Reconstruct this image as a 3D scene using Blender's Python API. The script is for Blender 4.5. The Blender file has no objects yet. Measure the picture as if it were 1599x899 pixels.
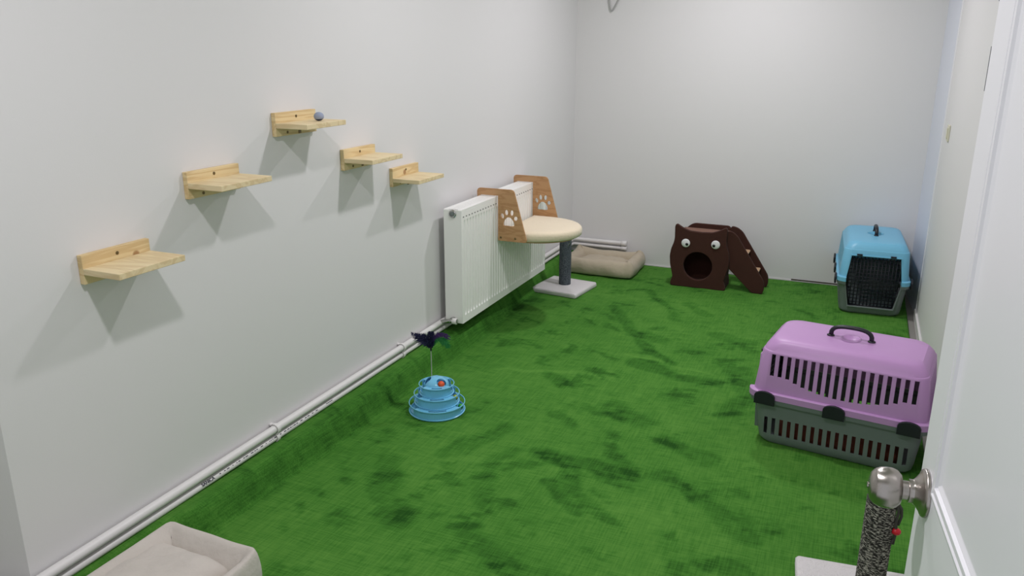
import bpy, bmesh, math, random
import numpy as np
from mathutils import Vector, Matrix, noise
random.seed(7)
PI = math.pi
scene = bpy.context.scene
C = scene.collection

# ------------------------------------------------------------------ camera, world, lights, exposure
cd = bpy.data.cameras.new('camera'); cam = bpy.data.objects.new('camera', cd); C.objects.link(cam)
cd.sensor_width = 36; cd.lens = 1255.08 * 36 / 1599; cd.clip_start = 0.02
_r = Vector((0.91834, 0.39578, 0.00269)); _u = Vector((-0.11564, 0.26181, 0.95817)); _f = Vector((-0.37852, 0.88023, -0.28620))
M = Matrix.Identity(4)
for i in range(3):
    M[i][0] = _r[i]; M[i][1] = _u[i]; M[i][2] = -_f[i]
M.translation = Vector((0, 0, 1.55))
cam.matrix_world = M
scene.camera = cam

w = bpy.data.worlds.new('world'); scene.world = w; w.use_nodes = True
w.node_tree.nodes['Background'].inputs[0].default_value = (0.90, 0.93, 1.0, 1)
w.node_tree.nodes['Background'].inputs[1].default_value = 0.65
scene.view_settings.view_transform = 'Standard'
scene.view_settings.look = 'None'
scene.view_settings.gamma = 1
scene.view_settings.use_curve_mapping = False
scene.view_settings.exposure = 0.05
LAMP_Z = 2.43
LAMPS = [(-0.80, 1.0), (-0.80, 3.0), (-0.74, 4.60)]
LAMP_POWER = [17, 15.5, 18]

# ------------------------------------------------------------------ materials
def new_mat(name):
    m = bpy.data.materials.new(name); m.use_nodes = True
    nt = m.node_tree
    return m, nt, nt.nodes, nt.links, nt.nodes['Principled BSDF']
def srgb(r, g, b):
    f = lambda c: (c/255/12.92) if c/255 <= 0.04045 else ((c/255+0.055)/1.055)**2.4
    return (f(r), f(g), f(b), 1)
def add_bump(nt, b, scale, strength, dist=0.002, detail=3, coord='Object', stretch=None):
    n = nt.nodes; l = nt.links
    tc = n.new('ShaderNodeTexCoord'); nz = n.new('ShaderNodeTexNoise'); nz.inputs['Scale'].default_value = scale
    nz.inputs['Detail'].default_value = detail
    if stretch:
        mp = n.new('ShaderNodeMapping'); mp.inputs['Scale'].default_value = stretch
        l.new(tc.outputs[coord], mp.inputs[0]); l.new(mp.outputs[0], nz.inputs['Vector'])
    else: l.new(tc.outputs[coord], nz.inputs['Vector'])
    bp = n.new('ShaderNodeBump'); bp.inputs['Strength'].default_value = strength; bp.inputs['Distance'].default_value = dist
    l.new(nz.outputs[0], bp.inputs['Height']); l.new(bp.outputs[0], b.inputs['Normal'])
    return nz
def simple(name, col, rough=0.5, metal=0.0, bump=None, var=0.0, sheen=0.0, coat=0.0):
    m, nt, n, l, b = new_mat(name)
    b.inputs['Base Color'].default_value = col; b.inputs['Roughness'].default_value = rough
    b.inputs['Metallic'].default_value = metal
    if sheen: b.inputs['Sheen Weight'].default_value = sheen; b.inputs['Sheen Roughness'].default_value = 0.5
    if coat: b.inputs['Coat Weight'].default_value = coat
    nz = None
    if bump: nz = add_bump(nt, b, *bump)
    if var:
        tc = n.new('ShaderNodeTexCoord'); v = n.new('ShaderNodeTexNoise'); v.inputs['Scale'].default_value = 9
        v.inputs['Detail'].default_value = 4
        l.new(tc.outputs['Object'], v.inputs['Vector'])
        mx = n.new('ShaderNodeMix'); mx.data_type = 'RGBA'
        mx.inputs['A'].default_value = tuple(c*(1-var) for c in col[:3]) + (1,)
        mx.inputs['B'].default_value = tuple(min(1, c*(1+var)) for c in col[:3]) + (1,)
        l.new(v.outputs[0], mx.inputs['Factor']); l.new(mx.outputs['Result'], b.inputs['Base Color'])
    return m

MAT = {}
MAT['wall'] = simple('wall_paint', srgb(225, 224, 223), 0.62, bump=(260, 0.12, 0.001))
MAT['wall_daylight'] = simple('wall_daylight_tint', srgb(222, 226, 236), 0.45, bump=(90, 0.05, 0.001))  # bluish cast of daylight put into the corner wall's base colour
MAT['ceiling'] = simple('ceiling_paint', srgb(232, 231, 228), 0.8, bump=(120, 0.1, 0.001))
MAT['door'] = simple('door_paint', srgb(232, 232, 235), 0.32, bump=(40, 0.03, 0.001))
MAT['slab'] = simple('floor_screed', srgb(140, 138, 132), 0.8, bump=(60, 0.2, 0.002))
MAT['radiator'] = simple('radiator_enamel', srgb(245, 245, 241), 0.35, bump=(30, 0.02, 0.001))
MAT['radiator_in'] = simple('radiator_convector', srgb(120, 122, 120), 0.5, bump=(30, 0.02, 0.001))
MAT['pipe'] = simple('pipe_plastic', srgb(226, 224, 222), 0.38, bump=(80, 0.04, 0.001))
MAT['chrome'] = simple('chrome', srgb(190, 190, 188), 0.18, 1.0, bump=(40, 0.03, 0.0005))
MAT['ink'] = simple('print_ink', srgb(40, 42, 58), 0.6, bump=(80, 0.02, 0.0005))
MAT['lilac'] = simple('lilac_plastic', srgb(190, 146, 198), 0.40, bump=(400, 0.12, 0.0006), var=0.03)
MAT['sky'] = simple('light_blue_plastic', srgb(118, 190, 222), 0.38, bump=(400, 0.12, 0.0006), var=0.03)
MAT['grey_plastic'] = simple('grey_plastic', srgb(112, 122, 120), 0.5, bump=(400, 0.12, 0.0006), var=0.04)
MAT['black_plastic'] = simple('dark_plastic', srgb(24, 24, 34), 0.42, bump=(200, 0.05, 0.0005))
MAT['tower'] = simple('tower_blue_plastic', srgb(118, 196, 232), 0.24, bump=(90, 0.04, 0.0005), coat=0.3)
MAT['plush_white'] = simple('white_plush', srgb(226, 222, 222), 0.95, bump=(160, 0.9, 0.006), var=0.05, sheen=0.4)
MAT['cream'] = simple('cream_velvet', srgb(232, 218, 190), 0.9, bump=(60, 0.5, 0.004), var=0.03, sheen=0.3)
MAT['brown'] = simple('dark_brown_plush', srgb(60, 29, 18), 0.95, bump=(220, 0.6, 0.003), var=0.12, sheen=0.02)
MAT['inner'] = simple('cave_lining', srgb(30, 17, 14), 0.95, bump=(220, 0.6, 0.003))
MAT['tan'] = simple('tan_plush', srgb(196, 158, 120), 0.95, bump=(220, 0.6, 0.003), var=0.06, sheen=0.2)
MAT['rust'] = simple('reddish_brown_plush', srgb(120, 78, 56), 0.95, bump=(220, 0.6, 0.003), var=0.08, sheen=0.2)
MAT['eye'] = simple('eye_white', srgb(226, 226, 226), 0.6, bump=(60, 0.02, 0.0005))
MAT['pupil'] = simple('eye_black', srgb(12, 12, 14), 0.2, bump=(60, 0.02, 0.0005))
MAT['navy'] = simple('navy_feather', srgb(22, 24, 66), 0.8, bump=(300, 0.3, 0.001))
MAT['violet'] = simple('violet_feather', srgb(66, 34, 98), 0.8, bump=(300, 0.3, 0.001))
MAT['greenf'] = simple('green_feather', srgb(38, 128, 64), 0.8, bump=(300, 0.3, 0.001))
MAT['orange'] = simple('orange_ball', srgb(226, 88, 34), 0.4, bump=(60, 0.1, 0.001))
MAT['yellow'] = simple('yellow_ball', srgb(170, 184, 30), 0.4, bump=(60, 0.1, 0.001))
MAT['green'] = simple('green_ball', srgb(44, 168, 52), 0.4, bump=(60, 0.1, 0.001))
MAT['red'] = simple('red_bead', srgb(206, 26, 44), 0.35, bump=(60, 0.1, 0.001))
MAT['screw'] = simple('screw_steel', srgb(120, 104, 72), 0.4, 0.8, bump=(80, 0.05, 0.0005))
MAT['switch'] = simple('switch_plastic', srgb(214, 212, 190), 0.4, bump=(60, 0.02, 0.0005))
MAT['ball_blue'] = simple('grey_blue_felt', srgb(150, 160, 180), 0.9, bump=(300, 0.6, 0.002), var=0.12)
MAT['ball_dark'] = simple('dark_felt', srgb(52, 56, 78), 0.9, bump=(300, 0.6, 0.002))
MAT['wire'] = simple('grey_cable', srgb(176, 176, 174), 0.5, bump=(60, 0.02, 0.0005))
MAT['spring'] = simple('spring_wand', srgb(170, 180, 168), 0.35, 0.4, bump=(60, 0.02, 0.0005))
MAT['gap'] = simple('dark_gap', srgb(70, 62, 50), 0.8, bump=(60, 0.1, 0.0005))
MAT['slit'] = simple('grey_strip', srgb(120, 122, 126), 0.7, bump=(60, 0.1, 0.0005))

# brushed nickel
m, nt, n, l, b = new_mat('brushed_nickel')
b.inputs['Base Color'].default_value = srgb(176, 170, 164); b.inputs['Metallic'].default_value = 1; b.inputs['Roughness'].default_value = 0.27
b.inputs['Anisotropic'].default_value = 0.6
add_bump(nt, b, 600, 0.08, 0.0003)
MAT['nickel'] = m

def fabric_mat(name, c1, c2, rough=0.95):
    m, nt, n, l, b = new_mat(name)
    tc = n.new('ShaderNodeTexCoord')
    nz = n.new('ShaderNodeTexNoise'); nz.inputs['Scale'].default_value = 7; nz.inputs['Detail'].default_value = 6
    l.new(tc.outputs['Object'], nz.inputs['Vector'])
    mx = n.new('ShaderNodeMix'); mx.data_type = 'RGBA'; mx.inputs['A'].default_value = c1; mx.inputs['B'].default_value = c2
    l.new(nz.outputs[0], mx.inputs['Factor']); l.new(mx.outputs['Result'], b.inputs['Base Color'])
    b.inputs['Roughness'].default_value = rough; b.inputs['Sheen Weight'].default_value = 0.2
    n1 = n.new('ShaderNodeTexNoise'); n1.inputs['Scale'].default_value = 420; l.new(tc.outputs['Object'], n1.inputs['Vector'])
    n2 = n.new('ShaderNodeTexNoise'); n2.inputs['Scale'].default_value = 22; n2.inputs['Detail'].default_value = 4
    l.new(tc.outputs['Object'], n2.inputs['Vector'])
    b1 = n.new('ShaderNodeBump'); b1.inputs['Strength'].default_value = 0.3; b1.inputs['Distance'].default_value = 0.001
    b2 = n.new('ShaderNodeBump'); b2.inputs['Strength'].default_value = 0.5; b2.inputs['Distance'].default_value = 0.012
    l.new(n1.outputs[0], b1.inputs['Height']); l.new(n2.outputs[0], b2.inputs['Height'])
    l.new(b2.outputs[0], b1.inputs['Normal']); l.new(b1.outputs[0], b.inputs['Normal'])
    return m
MAT['bed_beige'] = fabric_mat('beige_canvas', srgb(178, 166, 144), srgb(192, 180, 158))
MAT['bed_grey'] = fabric_mat('pale_grey_beige_canvas', srgb(196, 189, 180), srgb(208, 201, 192))

# pine, with an optional knot of its own
def pine(name, knot=None, stretch=(14, 1.2, 14), tone=1.0, wood=((228, 206, 158), (206, 176, 124))):
    m, nt, n, l, b = new_mat(name)
    tc = n.new('ShaderNodeTexCoord'); mp = n.new('ShaderNodeMapping'); mp.inputs['Scale'].default_value = stretch
    mp.inputs['Location'].default_value = (random.random()*3, random.random()*3, random.random()*3)
    l.new(tc.outputs['Object'], mp.inputs[0])
    nz = n.new('ShaderNodeTexNoise'); nz.inputs['Scale'].default_value = 2.2; nz.inputs['Detail'].default_value = 3; nz.inputs['Distortion'].default_value = 0.5
    l.new(mp.outputs[0], nz.inputs['Vector'])
    mu = n.new('ShaderNodeMath'); mu.operation = 'MULTIPLY'; mu.inputs[1].default_value = 26
    l.new(nz.outputs[0], mu.inputs[0])
    sn = n.new('ShaderNodeMath'); sn.operation = 'SINE'; l.new(mu.outputs[0], sn.inputs[0])
    mr = n.new('ShaderNodeMapRange'); mr.inputs[1].default_value = -0.2; mr.inputs[2].default_value = 1.0; mr.inputs[3].default_value = 0; mr.inputs[4].default_value = 0.75
    l.new(sn.outputs[0], mr.inputs[0])
    mx = n.new('ShaderNodeMix'); mx.data_type = 'RGBA'
    mx.inputs['A'].default_value = srgb(*wood[0]); mx.inputs['B'].default_value = srgb(*wood[1])
    l.new(mr.outputs[0], mx.inputs['Factor'])
    out = mx.outputs['Result']
    if knot:
        vd = n.new('ShaderNodeVectorMath'); vd.operation = 'DISTANCE'; vd.inputs[1].default_value = knot
        l.new(tc.outputs['Object'], vd.inputs[0])
        r2 = n.new('ShaderNodeMapRange'); r2.inputs[1].default_value = 0.009; r2.inputs[2].default_value = 0.015; r2.inputs[3].default_value = 1; r2.inputs[4].default_value = 0
        l.new(vd.outputs['Value'], r2.inputs[0])
        m2 = n.new('ShaderNodeMix'); m2.data_type = 'RGBA'; m2.inputs['B'].default_value = srgb(172, 134, 90)
        l.new(r2.outputs[0], m2.inputs['Factor']); l.new(out, m2.inputs['A']); out = m2.outputs['Result']
    l.new(out, b.inputs['Base Color']); b.inputs['Roughness'].default_value = 0.6
    return m
MAT['ply'] = pine('birch_plywood', None, (3, 2, 12), wood=((190, 148, 104), (172, 128, 84)))

# melange rope: horizontal twisted strands, dark and light yarn
def rope_mat(name, dark, light, bias=0.5):
    m, nt, n, l, b = new_mat(name)
    at = n.new('ShaderNodeAttribute'); at.attribute_name = 'wrap'
    mp = n.new('ShaderNodeMapping'); mp.inputs['Scale'].default_value = (1, 1, 1)
    l.new(at.outputs['Vector'], mp.inputs[0])
    nz = n.new('ShaderNodeTexNoise'); nz.inputs['Scale'].default_value = 1.0; nz.inputs['Detail'].default_value = 1.5
    l.new(mp.outputs[0], nz.inputs['Vector'])
    rp = n.new('ShaderNodeMapRange'); rp.inputs[1].default_value = bias-0.04; rp.inputs[2].default_value = bias+0.07
    l.new(nz.outputs[0], rp.inputs[0])
    mx = n.new('ShaderNodeMix'); mx.data_type = 'RGBA'; mx.inputs['A'].default_value = dark; mx.inputs['B'].default_value = light
    l.new(rp.outputs[0], mx.inputs['Factor']); l.new(mx.outputs['Result'], b.inputs['Base Color'])
    b.inputs['Roughness'].default_value = 0.9
    bp = n.new('ShaderNodeBump'); bp.inputs['Strength'].default_value = 0.6; bp.inputs['Distance'].default_value = 0.003
    l.new(nz.outputs[0], bp.inputs['Height']); l.new(bp.outputs[0], b.inputs['Normal'])
    return m
MAT['rope'] = rope_mat('grey_melange_rope', srgb(38, 36, 34), srgb(176, 172, 162), 0.53)
MAT['rope_blue'] = rope_mat('dark_slate_rope', srgb(62, 70, 78), srgb(100, 108, 114), 0.5)

# carpet: pile with brushed nap and painted fold shade (point attribute) and a fine weave
m, nt, n, l, b = new_mat('green_carpet')
tc = n.new('ShaderNodeTexCoord')
at = n.new('ShaderNodeAttribute'); at.attribute_name = 'nap_shade'
def nz_(scale, detail, st=(1, 1, 1), rough=0.55, dist=0.0, rot=0):
    mp = n.new('ShaderNodeMapping'); mp.inputs['Scale'].default_value = st; mp.inputs['Rotation'].default_value = (0, 0, rot)
    l.new(tc.outputs['Object'], mp.inputs[0])
    t = n.new('ShaderNodeTexNoise'); t.inputs['Scale'].default_value = scale; t.inputs['Detail'].default_value = detail
    t.inputs['Roughness'].default_value = rough; t.inputs['Distortion'].default_value = dist
    l.new(mp.outputs[0], t.inputs['Vector']); return t.outputs[0]
def mth(op, a, c2, c3=None):
    t = n.new('ShaderNodeMath'); t.operation = op
    for i, v in enumerate([a, c2] + ([c3] if c3 is not None else [])):
        if isinstance(v, (int, float)): t.inputs[i].default_value = v
        else: l.new(v, t.inputs[i])
    return t.outputs[0]
wv1 = nz_(190, 2, (1, 0.05, 1)); wv2 = nz_(190, 2, (0.05, 1, 1)); fine = nz_(900, 1)
weave = mth('ADD', mth('SUBTRACT', wv1, 0.5), mth('SUBTRACT', wv2, 0.5))
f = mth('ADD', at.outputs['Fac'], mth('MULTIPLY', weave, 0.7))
f = mth('ADD', f, mth('MULTIPLY', mth('SUBTRACT', fine, 0.5), 0.35))
cr = n.new('ShaderNodeValToRGB')
cr.color_ramp.elements[0].position = 0.0; cr.color_ramp.elements[0].color = srgb(32, 78, 20)
cr.color_ramp.elements[1].position = 1.0; cr.color_ramp.elements[1].color = srgb(95, 149, 61)
e = cr.color_ramp.elements.new(0.5); e.color = srgb(67, 124, 43)
l.new(f, cr.inputs[0]); l.new(cr.outputs[0], b.inputs['Base Color'])
b.inputs['Roughness'].default_value = 0.95; b.inputs['Sheen Weight'].default_value = 0.0
b.inputs['Specular IOR Level'].default_value = 0.15
bp = n.new('ShaderNodeBump'); bp.inputs['Strength'].default_value = 0.5; bp.inputs['Distance'].default_value = 0.003
l.new(mth('ADD', fine, mth('MULTIPLY', weave, 1.0)), bp.inputs['Height']); l.new(bp.outputs[0], b.inputs['Normal'])
MAT['carpet'] = m

m, nt, n, l, b = new_mat('lamp_diffuser')
b.inputs['Emission Color'].default_value = (1, 0.98, 0.95, 1); b.inputs['Emission Strength'].default_value = 6
b.inputs['Base Color'].default_value = (0.9, 0.9, 0.9, 1)
add_bump(nt, b, 60, 0.02, 0.0005)
MAT['lamp'] = m

# ------------------------------------------------------------------ helpers
def link(o, parent=None):
    C.objects.link(o)
    if parent: o.parent = parent
    return o
def obj(name, bm, mat, parent=None, smooth=False, bevel=0.0, bseg=2, mats=None):
    me = bpy.data.meshes.new(name)
    bmesh.ops.recalc_face_normals(bm, faces=bm.faces)
    bm.to_mesh(me); bm.free()
    for p in me.polygons: p.use_smooth = smooth
    me.materials.append(MAT[mat] if isinstance(mat, str) else mat)
    for x in mats or []: me.materials.append(MAT[x])
    o = bpy.data.objects.new(name, me); link(o, parent)
    if bevel:
        md = o.modifiers.new('bevel', 'BEVEL'); md.width = bevel; md.segments = bseg; md.limit_method = 'ANGLE'; md.angle_limit = 0.6
    return o
def thing(name, label, cat, loc=(0, 0, 0), rz=0, group=None):
    o = bpy.data.objects.new(name, None); C.objects.link(o)
    o.empty_display_size = 0.05
    o.location = loc; o.rotation_euler = (0, 0, rz); tag(o, label, cat, group); return o
def tag(o, label=None, cat=None, group=None, kind=None):
    if label: o['label'] = label
    if cat: o['category'] = cat
    if group: o['group'] = group
    if kind: o['kind'] = kind
    return o
def bx(bm, x0, x1, y0, y1, z0, z1, mi=0):
    v = [bm.verts.new(p) for p in ((x0,y0,z0),(x1,y0,z0),(x1,y1,z0),(x0,y1,z0),(x0,y0,z1),(x1,y0,z1),(x1,y1,z1),(x0,y1,z1))]
    for q in ((0,3,2,1),(4,5,6,7),(0,1,5,4),(1,2,6,5),(2,3,7,6),(3,0,4,7)):
        fc = bm.faces.new([v[i] for i in q]); fc.material_index = mi
def prism(bm, pts, z0, z1):
    a = [bm.verts.new((x, y, z0)) for x, y in pts]; c = [bm.verts.new((x, y, z1)) for x, y in pts]
    bm.faces.new(a[::-1]); bm.faces.new(c)
    k = len(pts)
    for i in range(k): bm.faces.new((a[i], a[(i+1)%k], c[(i+1)%k], c[i]))
def loft(bm, rings, cap0=True, cap1=True, closed=True):
    R = [[bm.verts.new(p) for p in r] for r in rings]
    k = len(R[0])
    for a, c in zip(R, R[1:]):
        for i in range(k if closed else k-1):
            bm.faces.new((a[i], a[(i+1)%k], c[(i+1)%k], c[i]))
    if cap0: bm.faces.new(R[0][::-1])
    if cap1: bm.faces.new(R[-1])
    return R
def frame_at(t):
    t = t.normalized(); a = Vector((0, 0, 1)) if abs(t.z) < 0.9 else Vector((1, 0, 0))
    s = t.cross(a).normalized(); return s, s.cross(t).normalized()
def tube(bm, pts, r, seg=12, cap=True):
    pts = [Vector(p) for p in pts]; rs = r if isinstance(r, (list, tuple)) else [r]*len(pts)
    rings = []; s = None
    for i, p in enumerate(pts):
        t = (pts[min(i+1, len(pts)-1)] - pts[max(i-1, 0)]).normalized()
        if s is None: s, u = frame_at(t)
        else:
            s = (s - t*s.dot(t)).normalized(); u = s.cross(t).normalized()
        rings.append([p + (s*math.cos(2*PI*k/seg) + u*math.sin(2*PI*k/seg))*rs[i] for k in range(seg)])
    loft(bm, rings, cap, cap)
def lathe(bm, prof, c=(0, 0, 0), seg=32, axis='Z', cap=True, closed_prof=False):
    c = Vector(c); rings = []
    for r, h in prof:
        rg = []
        for k in range(seg):
            a = 2*PI*k/seg; x, y = r*math.cos(a), r*math.sin(a)
            rg.append(c + (Vector((x, y, h)) if axis == 'Z' else Vector((h, x, y)) if axis == 'X' else Vector((x, h, y))))
        rings.append(rg)
    if closed_prof:
        R = [[bm.verts.new(p) for p in r] for r in rings]
        for q in range(len(R)):
            a, d = R[q], R[(q+1) % len(R)]
            for i in range(seg): bm.faces.new((a[i], a[(i+1)%seg], d[(i+1)%seg], d[i]))
    else: loft(bm, rings, cap, cap)
def sphere(bm, c, r, sx=1, sy=1, sz=1, u=24, v=14):
    mt = Matrix.Translation(c) @ Matrix.Diagonal((sx, sy, sz, 1))
    bmesh.ops.create_uvsphere(bm, u_segments=u, v_segments=v, radius=r, matrix=mt)
def rrect(hx, hy, r, z, n=6, cx=0, cy=0):
    out = []
    for qx, qy, a0 in ((1, 1, 0), (-1, 1, PI/2), (-1, -1, PI), (1, -1, 1.5*PI)):
        for k in range(n+1):
            a = a0 + k*PI/2/n
            out.append((cx + qx*(hx-r) + r*math.cos(a), cy + qy*(hy-r) + r*math.sin(a), z))
    return out
def evaluated(o):
    bpy.context.view_layer.update(); dg = bpy.context.evaluated_depsgraph_get()
    me = bpy.data.meshes.new_from_object(o.evaluated_get(dg)); return me
def apply_mods(o):
    me = evaluated(o); mats = [mm for mm in o.data.materials]
    o.modifiers.clear(); o.data = me
    if not me.materials:
        for mm in mats: me.materials.append(mm)
def cut(o, cbm, solver='EXACT'):
    me = bpy.data.meshes.new('cutter'); bmesh.ops.recalc_face_normals(cbm, faces=cbm.faces); cbm.to_mesh(me); cbm.free()
    co = bpy.data.objects.new('cutter', me); C.objects.link(co); co.parent = o
    md = o.modifiers.new('cut', 'BOOLEAN'); md.operation = 'DIFFERENCE'; md.object = co; md.solver = solver
    apply_mods(o); bpy.data.objects.remove(co)
def plate(name, outline, holes, th, mat, parent=None, bevel=0.0, plane='XZ', res=2):
    """flat board cut to an outline with holes; outline in its plane, centred on the third axis"""
    cu = bpy.data.curves.new(name, 'CURVE'); cu.dimensions = '2D'; cu.fill_mode = 'BOTH'
    cu.extrude = th/2 - bevel; cu.bevel_depth = bevel; cu.bevel_resolution = res; cu.offset = -bevel
    for pts in [outline] + holes:
        sp = cu.splines.new('POLY'); sp.points.add(len(pts)-1)
        for i, (x, y) in enumerate(pts): sp.points[i].co = (x, y, 0, 1)
        sp.use_cyclic_u = True
    t = bpy.data.objects.new('tmp', cu); C.objects.link(t)
    me = evaluated(t); bpy.data.objects.remove(t)
    if plane == 'XZ': me.transform(Matrix.Rotation(PI/2, 4, 'X'))
    me.name = name; me.materials.clear(); me.materials.append(MAT[mat] if isinstance(mat, str) else mat)
    for p in me.polygons: p.use_smooth = False
    o = bpy.data.objects.new(name, me); link(o, parent); return o
def smooth_poly(pts, radii, n=5):
    """round each corner of a polygon"""
    out = []; k = len(pts)
    for i in range(k):
        p = Vector(pts[i]); a = Vector(pts[i-1]); c = Vector(pts[(i+1) % k]); r = radii[i] if isinstance(radii, (list, tuple)) else radii
        if r <= 0: out.append(tuple(p)); continue
        da = (a-p); dc = (c-p); d = min(r, da.length*0.45, dc.length*0.45)
        p0 = p + da.normalized()*d; p1 = p + dc.normalized()*d
        for q in range(n+1):
            t = q/n; out.append(tuple(p0*(1-t)**2 + p*2*t*(1-t) + p1*t*t))
    return out
def ell(cx, cy, rx, ry, rot=0, n=18):
    return [(cx + rx*math.cos(a)*math.cos(rot) - ry*math.sin(a)*math.sin(rot), cy + rx*math.cos(a)*math.sin(rot) + ry*math.sin(a)*math.cos(rot)) for a in [2*PI*i/n for i in range(n)]]
def copy_tree(o, parent=None):
    c = o.copy(); C.objects.link(c); c.parent = parent
    for ch in [x for x in o.children]: copy_tree(ch, c)
    return c
def struct(name, bm, mat, bevel=0.0):
    o = obj(name, bm, mat, bevel=bevel); o['kind'] = 'structure'; return o

XL, XR, YF, H = -1.955, 0.420, 5.70, 2.50
# ------------------------------------------------------------------ room
bm = bmesh.new(); bx(bm, -2.6, 0.8, -0.4, YF+0.2, -0.12, -0.006); struct('floor', bm, 'slab')
bm = bmesh.new(); bx(bm, -2.6, 0.8, -0.4, YF+0.2, H, H+0.12); struct('ceiling', bm, 'ceiling')
bm = bmesh.new(); prism(bm, [(XL, 1.21), (XL, YF+0.15), (XL-0.45, YF+0.15), (XL-0.45, 0.86)], -0.12, H); struct('wall_left', bm, 'wall')
bm = bmesh.new(); bx(bm, XL-0.60, XL-0.45, 0.0, 1.2, -0.12, H); struct('wall_left_niche', bm, 'wall')
bm = bmesh.new(); bx(bm, XL, 0.75, YF, YF+0.15, -0.12, H); struct('wall_back', bm, 'wall')
bm = bmesh.new(); bx(bm, XR, 0.75, 0.0, 5.22, -0.12, H); struct('wall_right', bm, 'wall')
bm = bmesh.new(); prism(bm, [(XR+0.004, 5.22), (0.75, 5.22), (0.75, YF), (0.384, YF)], -0.12, H); struct('wall_right_corner', bm, 'wall_daylight')
bm = bmesh.new(); bx(bm, XR-0.005, XR+0.012, 5.20, 5.232, -0.02, H); struct('trim_1', bm, 'door', bevel=0.004)
bm = bmesh.new()
bx(bm, -2.6, -0.75, -0.12, 0.0, -0.12, H); bx(bm, 0.27, 0.75, -0.12, 0.0, -0.12, H); bx(bm, -0.75, 0.27, -0.12, 0.0, 2.10, H)
struct('wall_front', bm, 'wall')
bm = bmesh.new()
bx(bm, -1.45, XR-0.03, YF-0.006, YF-0.0005, -0.004, 0.012); struct('baseboard_back', bm, 'pipe')
bm = bmesh.new(); bx(bm, -0.34, -0.03, YF-0.0085, YF-0.0062, 0.013, 0.020); struct('trim_2', bm, 'gap')
bm = bmesh.new(); bx(bm, XR-0.012, XR-0.0005, 1.5, 5.19, -0.004, 0.05); struct('baseboard_right', bm, 'pipe')

# ------------------------------------------------------------------ carpet
nx, ny = 200, 520
CX0, CX1, CY0, CY1 = -1.945, 0.372, 0.02, 5.688
xs = np.linspace(0, 1, nx); ys = np.linspace(0, 1, ny)
strokes = [  # brushed nap marks and footprints: points on the floor, half width, strength
 ([(-1.295, 4.635), (-1.093, 4.27), (-0.932, 4.005), (-0.771, 3.827)], 0.045, -0.30),
 ([(-0.94, 3.79), (-0.69, 3.68), (-0.53, 3.665)], 0.055, -0.34),
 ([(-1.53, 3.402), (-1.266, 3.517), (-1.007, 3.542)], 0.02, 0.16),
 ([(-1.0, 3.86), (-0.75, 3.80), (-0.55, 3.78)], 0.014, 0.20),
 ([(-1.027, 2.685), (-0.873, 2.668), (-0.715, 2.657), (-0.653, 2.658)], 0.05, -0.34),
 ([(-0.92, 2.50), (-0.833, 2.409), (-0.764, 2.349)], 0.038, -0.32),
 ([(-0.894, 2.579), (-0.80, 2.47)], 0.03, -0.30),
 ([(-1.142, 2.664), (-1.182, 2.507), (-1.077, 2.256)], 0.035, -0.20),
 ([(-1.365, 2.538), (-1.245, 2.834)], 0.05, -0.30),
 ([(-0.418, 3.332), (-0.364, 3.538)], 0.05, -0.26),
 ([(-0.875, 3.203), (-0.737, 3.123)], 0.07, -0.28),
 ([(-1.197, 5.054), (-0.984, 4.772), (-0.894, 4.543)], 0.035, -0.26),
 ([(-1.28, 3.466), (-1.182, 3.38)], 0.045, -0.30),
 ([(-0.9, 4.9), (-0.75, 4.7)], 0.04, -0.22),
 ([(-0.62, 4.35), (-0.45, 4.30)], 0.06, -0.24),
 ([(-0.45, 3.9), (-0.33, 3.6)], 0.07, -0.24),
 ([(-0.55, 2.72), (-0.35, 2.58), (-0.2, 2.4)], 0.05, -0.26),
 ([(-0.6, 3.0), (-0.4, 2.9)], 0.05, -0.25),
 ([(-1.0, 4.25), (-0.9, 4.15)], 0.05, -0.22),
 ([(-1.1, 3.05), (-1.0, 2.98)], 0.04, -0.26),
 ([(-1.55, 2.4), (-1.45, 2.2), (-1.3, 2.05)], 0.06, -0.22),
 ([(-1.05, 2.06), (-0.8, 1.95), (-0.5, 1.98)], 0.05, -0.22),
]
def seg_d(px, py, a, c):
    ax, ay = a; dx, dy = c[0]-ax, c[1]-ay
    t = np.clip(((px-ax)*dx + (py-ay)*dy)/(dx*dx+dy*dy), 0, 1)
    return np.hypot(px-ax-t*dx, py-ay-t*dy)
bm = bmesh.new(); grid = []
for j in range(ny):
    row = []
    y = CY0 + (CY1-CY0)*ys[j]
    for i in range(nx):
        s = xs[i]; x = CX0 + (CX1-CX0)*s
        z = 0.0
        # the edge laid up against the left wall
        wob = 0.012*noise.noise((y*2.1, 0.3, 0)) + 0.006*noise.noise((y*7, 5.3, 0))
        xt = -1.808 - 0.045*min(1, max(0, (1.75-y)/0.2)) - 0.050*min(1, max(0, (y-3.9)/0.6)) + 1.2*wob
        t = min(1, max(0, (xt - x)/0.065)); z = (0.096 + 0.4*wob)*t*t*(3-2*t)
        z += 0.0035*noise.noise((x*3.1, y*3.1, 1.7)) + 0.0022*noise.noise((x*11, y*11, 4.1))
        if y > 5.5: z *= max(0.35, 1-(y-5.5)*2)
        row.append(bm.verts.new((x, y, z)))
    grid.append(row)
for j in range(ny-1):
    for i in range(nx-1): bm.faces.new((grid[j][i], grid[j][i+1], grid[j+1][i+1], grid[j+1][i]))
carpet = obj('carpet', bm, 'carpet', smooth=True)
tag(carpet, 'bright green short-pile carpet with brushed marks, its edge turned up along the left wall', 'carpet')
P = np.array([v.co[:] for v in carpet.data.vertices])
nap_shade = np.full(len(P), 0.66)
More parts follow.
